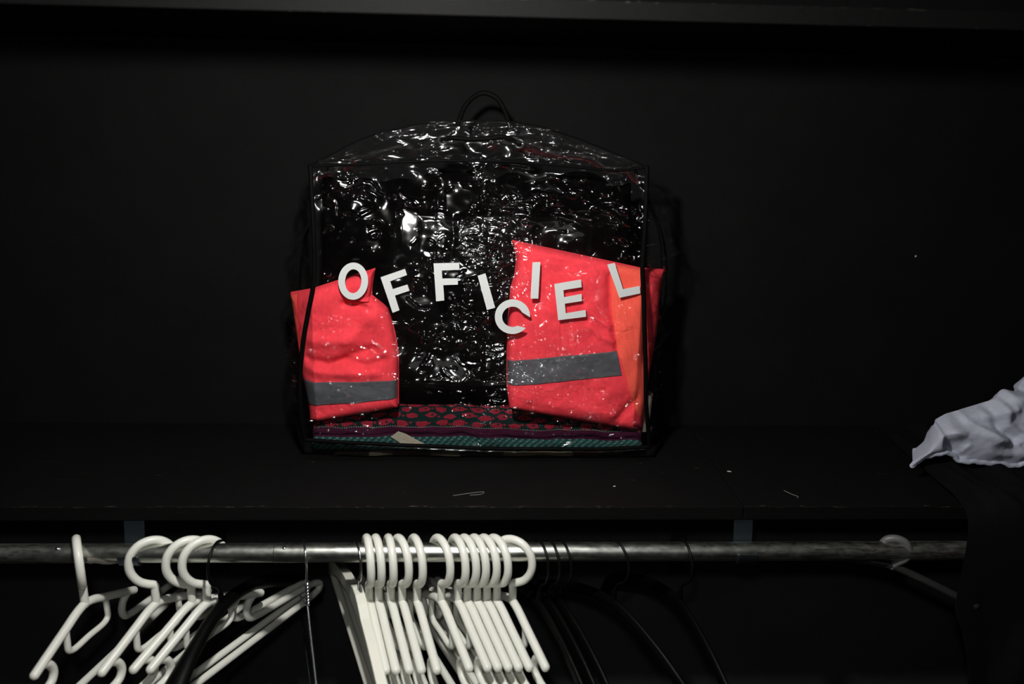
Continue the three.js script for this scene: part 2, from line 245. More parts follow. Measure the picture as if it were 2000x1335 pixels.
// broad tilted facets that catch the lamp: [x, y, half sizes, slope]
const FACETS = [[-0.0745, 0.2745, 0.0085, 0.018, 0.11, -0.07], [-0.041, 0.262, 0.0045, 0.036, 0.11, -0.035], [-0.008, 0.258, 0.015, 0.026, 0.115, 0], [-0.045, 0.123, 0.03, 0.018, 0.265, -0.04], [0.02, 0.137, 0.012, 0.016, 0.25, 0.03], [0.105, 0.148, 0.011, 0.026, 0.24, 0.12]];   // [..., slope up, slope aside]
function reliefField({ x0, x1, y0, y1, seed, count, density, long = [7, 34], tilt = 0.55, undulate = 0.0036, extra = [] }) {
  const res = 0.0005, nx = Math.ceil((x1 - x0) / res) + 1, ny = Math.ceil((y1 - y0) / res) + 1, H = new Float32Array(nx * ny), r = seeded(seed), o = seed * 1.37;
  const lay = (pts, A, w) => {   // a ridge of height A and half width w along a polyline, fading out at its ends
    let a = 1e9, b = -1e9, c = 1e9, d = -1e9; for (const [x, y] of pts) { a = Math.min(a, x); b = Math.max(b, x); c = Math.min(c, y); d = Math.max(d, y); }
    const m = 2.6 * w, i0 = Math.max(0, Math.floor((a - m - x0) / res)), i1 = Math.min(nx - 1, Math.ceil((b + m - x0) / res)), j0 = Math.max(0, Math.floor((c - m - y0) / res)), j1 = Math.min(ny - 1, Math.ceil((d + m - y0) / res));
    for (let j = j0; j <= j1; j++) for (let i = i0; i <= i1; i++) { const q = distPoly(x0 + i * res, y0 + j * res, pts); if (q < m) H[j * nx + i] += A * Math.exp(-((q / w) ** 2)); }
  };
  for (let k = 0, tries = 0; k < count && tries < count * 60; tries++) {
    const x = x0 + r() * (x1 - x0), y = y0 + r() * (y1 - y0), m = density(x, y); if (r() > m) continue; k++;
    const small = r() < 0.35 + 0.4 * clamp01(m - 0.5), L = (small ? 0.0025 + 0.005 * r() : (long[0] + (long[1] - long[0]) * r() * r()) / 1000), th = (r() + r() - 1) * tilt * 1.7 + (x > 0.04 ? -0.3 : 0.12), w = (small ? 0.0008 + 0.0006 * r() : 0.001 + 0.0013 * r() * r()), A = w * (0.7 + 0.75 * r()) * (r() < 0.25 ? -1 : 1), bend = (r() - 0.5) * 1.6;
    const pts = [];
    if (r() < 0.24) { const ra = 0.0018 + 0.006 * r() * r(), el = 0.35 + 0.5 * r(); for (let q = 0; q <= 16; q++) { const t = q / 16 * 6.283, n = 1 + 0.25 * Math.sin(2 * t + x * 900) + 0.15 * Math.sin(3 * t + y * 700), X = Math.cos(t) * ra * 1.5 * n, Y = Math.sin(t) * ra * el * 1.3 * n; pts.push([x + X * Math.cos(th) - Y * Math.sin(th), y + X * Math.sin(th) + Y * Math.cos(th)]); } }
    else { let X = x, Y = y, t = th - bend / 2; const n = 9; for (let q = 0; q <= n; q++) { pts.push([X, Y]); X += Math.cos(t) * L / n; Y += Math.sin(t) * L / n; t += bend / n + (r() - 0.5) * 0.55; } }
    lay(pts, A, w);
  }
  for (const [A, w, p] of extra) lay(p, A, w);
  const at = (i, j) => H[Math.min(ny - 1, Math.max(0, j)) * nx + Math.min(nx - 1, Math.max(0, i))];
  return (x, y) => { const fx = (x - x0) / res, fy = (y - y0) / res, i = Math.floor(fx), j = Math.floor(fy), u = fx - i, v = fy - j; return (at(i, j) * (1 - u) + at(i + 1, j) * u) * (1 - v) + (at(i, j + 1) * (1 - u) + at(i + 1, j + 1) * u) * v + undulate * (noiseA(x * 13 + o, y * 16 - o) + 0.35 * noiseB(x * 34 - o, y * 40 + o)); };
}
const frontField = reliefField({ x0: -0.21, x1: 0.215, y0: 0.01, y1: 0.36, seed: 7, count: 1500, density: (x, y) => 0.6 * agitation(x, y), extra: FOLDS });
const pocketField = reliefField({ x0: -0.14, x1: 0.14, y0: 0.09, y1: 0.3, seed: 19, count: 220, density: (x, y) => 0.5 * agitation(x, y) });
const sideField = [reliefField({ x0: 0, x1: 0.15, y0: 0, y1: 0.36, seed: 31, count: 200, density: (x, y) => 0.12 + 0.8 * Math.exp(-(((y - 0.09) / 0.06) ** 2)) }), reliefField({ x0: 0, x1: 0.15, y0: 0, y1: 0.36, seed: 41, count: 200, density: (x, y) => 0.12 + Math.exp(-(((y - 0.265) / 0.035) ** 2)) })];
const topField = reliefField({ x0: -0.2, x1: 0.2, y0: 0, y1: 0.1, seed: 53, count: 210, density: (x, y) => 0.25 + 0.5 * Math.exp(-((x / 0.12) ** 2)), long: [10, 50], tilt: 0.22 });
function filmRelief(x, y) {
  let h = frontField(x, y), f = 0;
  for (const [fx, fy, sx, sy, k, kx] of FACETS) { const dx = (x - fx) / sx, dy = (y - fy) / sy; if (Math.abs(dx) < 2 && Math.abs(dy) < 2) { const m = smooth(1.35, 0.8, Math.abs(dx)) * smooth(1.5, 0.8, Math.abs(dy)); h *= 1 - 0.7 * m; f -= (k * (y - fy) - kx * (x - fx)) * m; } }
  h += f;
  return h * calm(x, y);
}
const bag = thing('storage_bag', 'clear plastic carrier bag with black piping and scattered grey letters', 'bag', [0, SH, 0]);
const pin = (u, v) => smooth(0, 0.03, u) * smooth(1, 0.97, u) * smooth(0, 0.03, v) * smooth(1, 0.97, v);
const frontPanel = part('front_panel', grid(680, 560, (u, v) => { const [x, y] = coons(u, v); return V(x, y, zFront(x, y) + (filmRelief(x, y) - 0.0022) * pin(u, v)); }), M.film, bag, 'crinkled transparent front panel');
part('inner_pocket', grid(340, 260, (u, v) => { const x = -0.1327 + 0.0439 * v + u * ((0.1353 - 0.01 * v) - (-0.1327 + 0.0439 * v)), y = 0.0995 + 0.191 * v; return V(x, y, zFront(x, y) - 0.006 + 0.8 * pocketField(x, y) * pin(u, v)); }), M.film, bag, 'transparent pocket sheet behind the letters');
const sidePanel = (edge, sil, sgn) => grid(170, 340, (u, v) => {   // u: from the front seam to the back seam
  const a = edge(v), b = sil(v), bx = b.x - sgn * 0.012, by = b.y, zf = zFront(a.x, a.y), zb = 0.02;
  const m = 4 * u * (1 - u) * 0.62, x = a.x + (bx - a.x) * u + sgn * 0.0145 * m + (b.x - a.x) * 0.35 * m, y = a.y + (by - a.y) * u, z = zf + (zb - zf) * u;
  const w = 1.9 * sideField[sgn > 0 ? 1 : 0](z, y) * smooth(0, 0.06, u) * smooth(1, 0.94, u) * smooth(0, 0.04, v) * smooth(1, 0.96, v);
  return V(x + sgn * (w - 0.002), y, z + w * 0.6);
});
part('side_panel', sidePanel(edgeL, silL, -1), M.film, bag);
part('side_panel', sidePanel(edgeR, silR, 1), M.film, bag);
const ridgeZ = 0.1;
const topPoint = (u, v) => { const a = seamT(u), b = ridge(u), zf = zFront(a.x, a.y); return V(a.x + (b.x - a.x) * v, a.y + (b.y - a.y) * v + 0.004 * Math.sin(Math.PI * v) * Math.sin(Math.PI * u), zf + (ridgeZ - zf) * v); };
part('top_panel', grid(460, 120, (u, v) => { const p = topPoint(u, v), w = (topField(p.x, 0.1 * v) - 0.0008) * smooth(0, 0.03, u) * smooth(1, 0.97, u) * smooth(0, 0.08, v) * smooth(1, 0.9, v); p.y += w; p.z += w * 0.7; return p; }), M.film, bag);
part('back_panel', grid(160, 120, (u, v) => { const b = ridge(u), bl = -0.2085 + 0.4215 * u; const x = bl + (b.x - bl) * v, y = 0.003 + (b.y - 0.003) * v, w = 0.0015 * noiseA(x * 20, y * 20) * pin(u, v); return V(x, y, 0.02 + (ridgeZ - 0.02) * smooth(0.7, 1, v) + w); }), M.film, bag);
part('bottom_panel', grid(200, 40, (u, v) => {   // from the front bottom seam down to the shelf and back
  const a = seamB(u), t = smooth(0, 0.35, v), x = a.x + (a.x * 1.03 - a.x) * v, y = a.y + (0.0025 - a.y) * t, z = zFront(a.x, a.y) + 0.004 * Math.sin(Math.PI * clamp01(v / 0.35)) + (0.02 - zFront(a.x, a.y)) * smooth(0.2, 1, v);
  return V(x, y + 0.0008 * noiseA(x * 60, v * 6) * t * (1 - t) * 4, z);
}), M.film, bag);
const P3 = (c, z, n = 24) => Array.from({ length: n + 1 }, (_, i) => { const p = c(i / n); return V(p.x, p.y, typeof z === 'function' ? z(p) : z); });
const zf = (p) => zFront(p.x, p.y) + 0.0008;
part('piping', tube(P3(edgeL, zf), 0.0026, 120), M.piping, bag);
part('piping', tube(P3(edgeR, zf), 0.0026, 120), M.piping, bag);
part('piping', tube(P3(seamT, zf), 0.0015, 120), M.piping, bag);
part('piping', tube(P3(seamB, zf), 0.0024, 120), M.piping, bag);
part('piping', tube(P3(ridge, ridgeZ), 0.001, 120), M.piping, bag);
for (const [s, sg] of [[silL, -1], [silR, 1]]) part('piping', tube(P3((t) => { const p = s(t); p.x -= sg * 0.012; return p; }, 0.02), 0.0012, 90), M.piping, bag);
// handles and eyelets
part('handle', tube([[-24, 384], [-21.5, 393.2], [-17.1, 405], [-8.8, 415.9], [4, 422.6], [18, 418.6], [26.6, 408], [32.4, 393.2], [34, 384]].map(([x, y]) => V(x / 1000, y / 1000, 0.09 - (y - 390) * 0.0004)), 0.0028, 60), M.piping, bag, 'black rope loop standing up behind');
part('handle', tube([[-39.2, 371], [-30, 374], [-12, 373], [10, 374], [28, 376], [44.4, 369]].map(([x, y], i) => V(x / 1000, y / 1000, [0.1095, 0.1135, 0.1145, 0.1145, 0.1135, 0.1095][i])), 0.0026, 60), M.piping, bag, 'black rope lying slack across the top');
M.eyelet = std(0.07, 0.07, 0.068, 0.3, { transmission: 0.75, thickness: 0 });
for (const [x, y] of [[-39.2, 371], [44.4, 369]]) { const e = new THREE.TorusGeometry(0.0046, 0.0016, 12, 28); e.rotateX(-0.45); e.translate(x / 1000, y / 1000, 0.1105); part('eyelet', e, M.eyelet, bag, 'clear plastic eyelet'); }
// the letters
const letterGeo = (shape) => { const g = new THREE.ExtrudeGeometry(shape, { depth: 0.0006, bevelEnabled: false, curveSegments: 40 }); const p = g.attributes.position; for (let i = 0; i < p.count; i++) { const z = zFront(p.getX(i), p.getY(i)), k = (1.008 - z) / (1.008 - 0.131); p.setXYZ(i, p.getX(i) * k, 0.385 + (p.getY(i) - 0.385) * k, p.getZ(i) + z + 0.0012); } g.computeVertexNormals(); return g; };
const ringShape = (cx, cy, rx, ry, ix, iy, rot) => { const s = new THREE.Shape(); s.absellipse(cx, cy, rx, ry, 0, Math.PI * 2, false, rot); const h = new THREE.Path(); h.absellipse(cx, cy, ix, iy, 0, Math.PI * 2, true, rot); s.holes.push(h); return s; };
const polyShape = (p) => new THREE.Shape(mm(p).map((q) => new THREE.Vector2(q[0], q[1])));
const cShape = () => { const s = new THREE.Shape(), cx = 0.0398, cy = 0.1798, ro = 0.02, ri = 0.0118, n = 48, P = []; for (let i = 0; i <= n; i++) { const a = R(-1 + 321 * i / n); P.push([cx + ro * Math.cos(a), cy + ro * Math.sin(a)]); } for (let i = n; i >= 0; i--) { const a = R(27 + 271 * i / n); P.push([cx + ri * Math.cos(a), cy + ri * Math.sin(a)]); } P.forEach((p, i) => (i ? s.lineTo(...p) : s.moveTo(...p))); return s; };
for (const [ch, shape] of [['O', ringShape(-0.1376, 0.2184, 0.0163, 0.0209, 0.0089, 0.0135, -0.12)], ['F', polyShape(LETTERS.F1)], ['F', polyShape(LETTERS.F2)], ['I', polyShape(LETTERS.I1)], ['C', cShape()], ['I', polyShape(LETTERS.I2)], ['E', polyShape(LETTERS.E)], ['L', polyShape(LETTERS.L)]])
  part('letter', letterGeo(shape), M.letter, frontPanel, `grey capital letter ${ch}`);

// ---------------------------------------------------------------- folded work jackets in the bag
const weave = dataTex(256, 256, (u, v, i, j) => 128 + 50 * Math.sin(i * Math.PI / 2) * Math.cos(j * Math.PI / 2) + 40 * noiseA(u * 30, v * 30));
weave.repeat.set(8, 8);
const fabricTone = dataTex(256, 256, (u, v) => { const c = 232 + 14 * noiseB(u * 9, v * 9) + 10 * noiseC(u * 60, v * 60); return [c, c, c]; });
const cloth = (r, g, b, rough = 0.85, extra = {}) => std(r, g, b, rough, { map: fabricTone, bumpMap: weave, bumpScale: 0.00025, sheen: 0.25, sheenRoughness: 0.6, specularIntensity: 0.25, ...extra });
M.redFabric = cloth(0.86, 0.052, 0.072);
M.orangeFabric = cloth(0.95, 0.11, 0.075);
M.tape = cloth(0.075, 0.08, 0.09, 0.5, { sheen: 0, specularIntensity: 0.7 });
M.blackFabric = cloth(0.0013, 0.0011, 0.0011, 0.9, { sheen: 0, specularIntensity: 0.02 });
M.stitch = cloth(0.42, 0.02, 0.03);
function jacket(spec) {
  const L = curve2(mm(spec.left), false), Rr = curve2(mm(spec.right), false);
  const row = (u, v) => { const a = L(v), b = Rr(v); return [a.x + (b.x - a.x) * u, a.y + (b.y - a.y) * u]; };
  const surf = (u, v) => {
    const [x, y] = row(u, v), a = L(v), b = Rr(v), d = Math.min(Math.min(u, 1 - u) * Math.hypot(b.x - a.x, b.y - a.y), Math.min(v, 1 - v) * 0.16), e = clamp01(d / 0.011);
    const round = Math.sqrt(1 - (1 - e) ** 2), inside = smooth(0, 0.02, d);
    return spec.z - 0.013 * (1 - round) + inside * spec.fold(x, y) + 0.8 * belly(x, y) - 0.9 * Math.max(0, Math.abs(x) - 0.187);
  };
  const at = (x, y) => {   // the surface under a point: find the row that passes through it
    let lo = 0, hi = 1; const side = (v) => { const a = L(v), b = Rr(v); return (b.x - a.x) * (y - a.y) - (b.y - a.y) * (x - a.x); };
    for (let k = 0; k < 24; k++) { const m = (lo + hi) / 2; if (side(m) > 0) hi = m; else lo = m; }
    const v = (lo + hi) / 2, a = L(v), b = Rr(v); return surf(clamp01((x - a.x) / (b.x - a.x)), v);
  };
  const g = thing('work_jacket', spec.label, 'jacket', [0, SH, 0]);
  const front = grid(150, 150, (u, v) => { const [x, y] = row(u, v); return V(x, y, surf(u, v)); }, [2, 2]);
  const back = flip(grid(20, 20, (u, v) => { const [x, y] = row(u, v); return V(x, y, spec.z - 0.013 - spec.thick * Math.sin(Math.PI * clamp01(u)) ** 0.4 * Math.sin(Math.PI * clamp01(v)) ** 0.4 - 0.9 * Math.max(0, Math.abs(x) - 0.187)); }));
  part('body', mergeGeometries([flip(front), flip(back)]), M.redFabric, g);
  const patch = (name, Lp, Rp, mat, lift, label) => { const l = curve2(mm(Lp), false), r = curve2(mm(Rp), false); part(name, flip(grid(90, 40, (u, v) => { const a = l(v), b = r(v), x = a.x + (b.x - a.x) * u, y = a.y + (b.y - a.y) * u; const e = Math.min(u, 1 - u, v, 1 - v) < 0.004 ? -0.0006 : lift; return V(x, y, at(x, y) + e); }, [1.4, 1])), mat, g, label); };
  return { g, patch, at };
}
const foldsOf = (s, list) => (x, y) => { let h = 0.0024 * noiseA(x * 13 + s, y * 15) + 0.0007 * noiseB(x * 34, y * 40 + s) + 0.00018 * noiseC(x * 110, y * 120 + s); for (const [a, w, p] of list) h += a * Math.exp(-((distPoly(x, y, p) / w) ** 2)); return h; };
const jl = jacket({
  label: 'red hi-vis work jacket folded in the left half of the clear bag', z: 0.1205, thick: 0.006,
  left: [[-219.7, 194.4], [-215.8, 158.3], [-211.5, 127.7], [-208.8, 99.6], [-204.2, 82.6], [-200.4, 62.8], [-199.5, 42.8]],
  right: [[-116.1, 229.3], [-121.5, 199.1], [-103.2, 184.3], [-98.2, 170.4], [-93.9, 148.4], [-91.3, 128.6], [-91.7, 102.9], [-92.3, 66.6]],
  fold: foldsOf(2, [[-0.005, 0.006, mm([[-195, 122], [-170, 118], [-140, 132], [-118, 138]])], [-0.0045, 0.006, mm([[-150, 124], [-125, 118], [-100, 128]])], [0.004, 0.007, mm([[-198, 114], [-165, 110], [-120, 112]])], [0.004, 0.009, mm([[-150, 150], [-130, 170], [-112, 184]])], [-0.004, 0.004, mm([[-150, 190], [-130, 188], [-108, 184]])], [0.003, 0.008, mm([[-200, 150], [-170, 146], [-140, 150]])]]),
});
jl.patch('reflective_band', [[-203.3, 97.1], [-201.5, 66.7]], [[-91.9, 102.9], [-92.2, 80.6]], M.tape, 0.0009, 'dark grey reflective band');
jl.patch('orange_trim', [[-218.5, 193.2], [-211.2, 158], [-209, 129], [-208, 106]], [[-208.5, 197.2], [-208.2, 165], [-207.4, 131], [-207.2, 107]], M.orangeFabric, 0.0008, 'bright orange trim');
jl.patch('collar_flap', [[-148.3, 218.3], [-148, 205], [-143, 194]], [[-117.2, 228.2], [-121.5, 200], [-121.8, 193.8]], M.redFabric, 0.0028, 'small folded collar corner');
const jr = jacket({
  label: 'red hi-vis work jacket with wide orange stripe, right half of the bag', z: 0.122, thick: 0.006,
  left: [[38.5, 263.5], [43.6, 244.9], [42.2, 224.8], [37.8, 209.2], [34.6, 158.2], [35.2, 93], [38.6, 68.6]],
  right: [[221.5, 227], [218.4, 202.2], [217.1, 169.2], [216.6, 149.9], [212.1, 117.8], [207.1, 79.9], [204.6, 60.3], [205.2, 32.6]],
  fold: foldsOf(7, [[-0.004, 0.005, mm([[196, 232], [194, 190], [199, 120]])], [-0.004, 0.005, mm([[150, 225], [152, 190], [163, 140]])], [0.003, 0.004, mm([[128, 170], [140, 158], [156, 150]])], [0.003, 0.004, mm([[124, 190], [138, 176], [152, 168]])], [-0.005, 0.006, mm([[160, 44], [178, 66], [190, 78]])], [0.003, 0.01, mm([[60, 80], [110, 70], [160, 60]])]]),
});
jr.patch('reflective_band', [[34.9, 127.8], [35.4, 98.1]], [[162.5, 139.4], [170.2, 108.6]], M.tape, 0.0009, 'dark grey reflective band');
jr.patch('orange_stripe', [[154.1, 239.5], [149.5, 227.9], [153.3, 188.2], [162.5, 139.4], [182.1, 83.6], [190.5, 60.2]], [[186.3, 233.5], [188.7, 226.6], [193, 186.7], [197.3, 137.2], [202, 73.3], [203.6, 45]], M.orangeFabric, 0.0012, 'wide bright orange stripe');

// black garment behind them
{
  const g = thing('black_garment', 'black folded garment between and behind the red jackets in the bag', 'garment', [0, SH, 0]);
  const fold = foldsOf(13, [[0.008, 0.014, mm([[-40, 60], [-50, 150], [-45, 290]])], [0.008, 0.012, mm([[0, 60], [8, 150], [0, 300]])], [-0.006, 0.01, mm([[-20, 60], [-25, 180], [-20, 300]])]]);
  const body = slab(120, 120, (u, v) => { const w = 0.176 + 0.014 * (1 - v), x = -w + 2 * w * u, y = 0.054 + (0.278 + 0.012 * noiseA(x * 14, 3)) * v, e = Math.min(1, Math.min(u, 1 - u) * 9, Math.min(v, 1 - v) * 9); return V(x, y, 0.079 + 0.014 * Math.sqrt(1 - (1 - e) ** 2) + e * 0.6 * fold(x, y)); }, () => V(0, 0, -0.02), [3, 3]);
  part('body', body, M.blackFabric, g);
}

// ---------------------------------------------------------------- knitted sweater and scarf at the bottom of the bag
const knitBump = dataTex(64, 64, (u, v) => { const a = Math.abs((u * 4) % 1 - 0.5) * 2, b = ((v * 4) + (a - 0.5) * 0.5 + 8) % 1; return 60 + 170 * Math.sqrt(Math.max(0, 1 - (2 * a - 1) ** 2)) * (0.5 + 0.5 * Math.sin(b * 6.283)); });
knitBump.repeat.set(62, 16);
{
  const prof = [[0.03, 0.05], [0.06, 0.0575], [0.082, 0.058], [0.096, 0.054], [0.105, 0.047], [0.1095, 0.041], [0.111, 0.0368], [0.1135, 0.0352], [0.1148, 0.032], [0.1135, 0.0285], [0.1145, 0.0265], [0.1175, 0.0225], [0.118, 0.017], [0.116, 0.0115], [0.108, 0.009], [0.03, 0.009]];
  const arc = [0]; for (let i = 1; i < prof.length; i++) arc.push(arc[i - 1] + Math.hypot(prof[i][0] - prof[i - 1][0], prof[i][1] - prof[i - 1][1]));
  const F = arc.map((a) => a / arc[arc.length - 1]);
  const knitMap = canvasTex(2048, 1024, (c, w, h) => {
    const r = seeded(404), Y = (i) => F[i] * h, mmx = w / 400, mmy = h / (arc[arc.length - 1] * 1000);
    c.fillStyle = '#10201f'; c.fillRect(0, 0, w, h);
    const spot = (x, y, rx, ry) => { c.save(); c.translate(x, y); c.beginPath(); for (let k = 0; k < 14; k++) { const a = k / 14 * 6.283, q = 0.85 + 0.3 * r(); const X = Math.round(Math.cos(a) * rx * q / 7) * 7, Yy = Math.round(Math.sin(a) * ry * q / 6) * 6; k ? c.lineTo(X, Yy) : c.moveTo(X, Yy); } c.closePath(); c.fill(); c.restore(); };
    c.fillStyle = '#7c1e2c';
    for (let row = 0; row < 8; row++) { const y = Y(6) - (5 + row * 9.4) * mmy; for (let k = -1; k < 27; k++) { const x = (k * 22 + (row % 2) * 11 + (r() - 0.5) * 4) * mmx; spot(x, y + (r() - 0.5) * 2 * mmy, (6.6 + r() * 2) * mmx, (3.6 + r() * 0.8) * mmy); if (r() < 0.5) { c.fillStyle = '#10201f'; spot(x + 1.5 * mmx, y - 0.6 * mmy, 1.8 * mmx, 1.2 * mmy); c.fillStyle = '#7c1e2c'; } if (r() < 0.7) spot(x + 9.4 * mmx, y + (r() - 0.5) * 3 * mmy, 1.3 * mmx, 0.9 * mmy); } }
    c.fillStyle = '#6d6a63'; for (let x = 0; x < w; x += 14) { c.beginPath(); c.moveTo(x, Y(6) + 2); c.lineTo(x + 7, Y(6) - 1.7 * mmy); c.lineTo(x + 14, Y(6) + 2); c.fill(); }
    c.fillStyle = '#361226'; c.fillRect(0, Y(6), w, Y(10) - Y(6));
    c.fillStyle = '#4a5d57'; c.fillRect(0, Y(10), w, Y(14) - Y(10));
    c.fillStyle = '#123a39';
    for (let k = -4; k < 60; k++) for (let s = 0; s < 7; s++) { const y0 = Y(10) + s * 2.4 * mmy, x0 = (k * 8.2 - s * 2.5) * mmx; c.fillRect(Math.round(x0 / 7) * 7, y0, 4.6 * mmx, 2.4 * mmy + 1); c.fillRect(Math.round((x0 + 4.6 * mmx) / 7) * 7, y0 + 0.8 * mmy, 1.2 * mmx, 0.8 * mmy); }
    c.globalAlpha = 0.16; c.fillStyle = '#000'; for (let x = 0; x < w; x += 7) c.fillRect(x, 0, 2, h); c.globalAlpha = 1;
  });
  const knit = std(1, 1, 1, 0.95, { map: knitMap, bumpMap: knitBump, bumpScale: 0.0006, specularIntensity: 0.1 });
  const g = thing('knit_sweater', 'folded knitted sweater with red spots on green at the bottom of the bag', 'sweater', [0, SH, 0]);
  const N = prof.length - 1;
  const lift = (x) => 0.0015 * noiseA(x * 14, 3) + 0.0008 * noiseB(x * 40, 1) + 0.0022 * Math.exp(-(((x + 0.098) / 0.02) ** 2)) - 0.0035 * smooth(-0.05, 0.1, x) + 0.001;
  const body = grid(300, N * 6, (u, v) => {
    const k = Math.min(N - 1e-6, v * N), i = Math.floor(k), f = k - i, x = -0.1965 + 0.399 * u, e = Math.sqrt(1 - (1 - clamp01(Math.min(u, 1 - u) / 0.03)) ** 2);
    let z = prof[i][0] * (1 - f) + prof[i + 1][0] * f, y = prof[i][1] * (1 - f) + prof[i + 1][1] * f; y = 0.0095 + (y - 0.0095) * (0.55 + 0.45 * e) + lift(x) * smooth(0.013, 0.03, y); z = z - 0.009 * (1 - e) + 0.0015 * noiseC(x * 22, v * 4);
    return V(x, y, Math.min(z, 0.1195));
  });
  { const uv = body.attributes.uv; for (let i = 0; i < uv.count; i++) { const k = Math.min(N - 1e-6, uv.getY(i) * N), j = Math.floor(k); uv.setY(i, 1 - (F[j] + (F[j + 1] - F[j]) * (k - j))); } }
  part('body', flip(body), knit, g);
  const cream = std(0.36, 0.32, 0.25, 0.95, { bumpMap: knitBump, bumpScale: 0.0006, specularIntensity: 0.1 });
  const cs = new THREE.Shape(mm([[-100.7, 28.5], [-92.8, 34.5], [-84, 31.5], [-72, 24.5], [-60, 18.5], [-51.6, 15.5], [-79.7, 15.5], [-86, 19]]).map((p) => new THREE.Vector2(...p)));
  const ce = new THREE.ExtrudeGeometry(cs, { depth: 0.0012, bevelEnabled: true, bevelSize: 0.0006, bevelThickness: 0.0006, bevelSegments: 2 }); { const uv = ce.attributes.uv, p = ce.attributes.position; for (let i = 0; i < uv.count; i++) { uv.setXY(i, p.getX(i) / 0.4, p.getY(i) / 0.1); p.setZ(i, p.getZ(i) + 0.1175 + 0.1 * (0.026 - p.getY(i)) * 0.6); } ce.computeVertexNormals(); }
  part('lining_corner', ce, cream, g, 'cream corner turned outwards');
  const sleeve = grid(30, 30, (u, v) => { const a = u * Math.PI * 2, r = 0.006 + 0.001 * Math.sin(3 * a); return V(0.2065 + 0.75 * r * Math.cos(a) + 0.004 * v, 0.03 + 0.045 * v, 0.092 + 2.2 * r * Math.sin(a) - 0.006 * v); });
  part('cuff', sleeve, std(0.24, 0.2, 0.17, 0.95, { bumpMap: knitBump, bumpScale: 0.0006 }), g, 'grey knitted cuff at the right end');
  const s2 = thing('knit_scarf', 'cream knitted scarf pressed flat under the spotted sweater', 'scarf', [0, SH, 0]);
  const scarfMap = canvasTex(1024, 64, (c, w, h) => { const r = seeded(9); c.fillStyle = '#14100e'; c.fillRect(0, 0, w, h); for (const [a, b, col] of [[0.12, 0.2, '#4d473b'], [0.2, 0.32, '#260d0b'], [0.33, 0.43, '#3d3a2c'], [0.58, 0.82, '#5d553f'], [0.83, 0.92, '#2b0c0f']]) { c.fillStyle = col; c.fillRect(a * w, 0, (b - a) * w, h); } c.globalAlpha = 0.2; c.fillStyle = '#000'; for (let x = 0; x < w; x += 4) c.fillRect(x, 0, 1, h); c.globalAlpha = 1; });
  part('body', slab(160, 20, (u, v) => { const x = -0.17 + 0.35 * u, e = Math.sqrt(1 - (1 - clamp01(Math.min(u, 1 - u, v) / 0.05)) ** 2); return V(x, 0.0052 + 0.0024 * e + 0.0007 * noiseA(x * 30, v * 5), 0.116 + 0.0025 * noiseB(x * 18, 2) - 0.09 * (1 - v) + 0.0); }, () => V(0, -0.0035, 0)), std(1, 1, 1, 0.95, { map: scarfMap, bumpMap: knitBump, bumpScale: 0.0005, specularIntensity: 0.1 }), s2);
}

// ---------------------------------------------------------------- hangers on the rod
const NECK_Y = 1.3955;
const S3 = (pts) => pts.map(([s, y]) => V(0, y, s));            // hanger plane: forward = +z before turning
const HG = {};
HG.hook = tube(S3([[0, -0.002], [0, 0.012], [0, 0.0205], [0.0055, 0.0235], [0.013, 0.0283], [0.0195, 0.0374], [0.022, 0.0479], [0.0195, 0.0603], [0.011, 0.0694], [0, 0.0723], [-0.011, 0.0694], [-0.0195, 0.0603], [-0.0215, 0.0479]]), 0.0043, 96, 14);
HG.arm = (k) => tube(S3([[0, -0.0005], [k * 0.012, -0.0035], [k * 0.03, -0.0115], [k * 0.054, -0.022], [k * 0.0755, -0.0315]]), 0.0046, 40, 14);
HG.armF = HG.arm(1); HG.armB = HG.arm(-1);
HG.frame = (() => { const half = [[0.065, -0.0275], [0.056, -0.034], [0.0525, -0.044], [0.0565, -0.0525], [0.07, -0.0565], [0.1, -0.06], [0.145, -0.065], [0.168, -0.0695], [0.1775, -0.0755], [0.175, -0.0815], [0.162, -0.084], [0.1, -0.0845], [0.03, -0.0845]]; return tube(S3([...half, ...half.slice().reverse().map(([s, y]) => [-s, y])]), 0.0042, 240, 12); })();
HG.tie = tube(S3([[0.03, -0.0125], [0.0305, -0.026], [0.03, -0.036], [0.0245, -0.0395], [0, -0.0395], [-0.0245, -0.0395], [-0.03, -0.036], [-0.0305, -0.026], [-0.03, -0.0125]]), 0.0034, 90, 10);
function tubeHanger(label, x, turn, mat, group, name = 'plastic_hanger', yaw2 = 0, tilt = 0) {
  const g = thing(name, label, 'hanger', [x, NECK_Y, ROD_Z], R(turn), group);
  const h = part('hook', HG.hook, mat, g); h.rotation.y = R(yaw2);
  part('shoulder_arm', HG.armF, mat, g); part('shoulder_arm', HG.armB, mat, g); part('lower_frame', HG.frame, mat, g); part('tie_bar', HG.tie, mat, g);
  g.rotation.order = 'YXZ';
  return g;
}
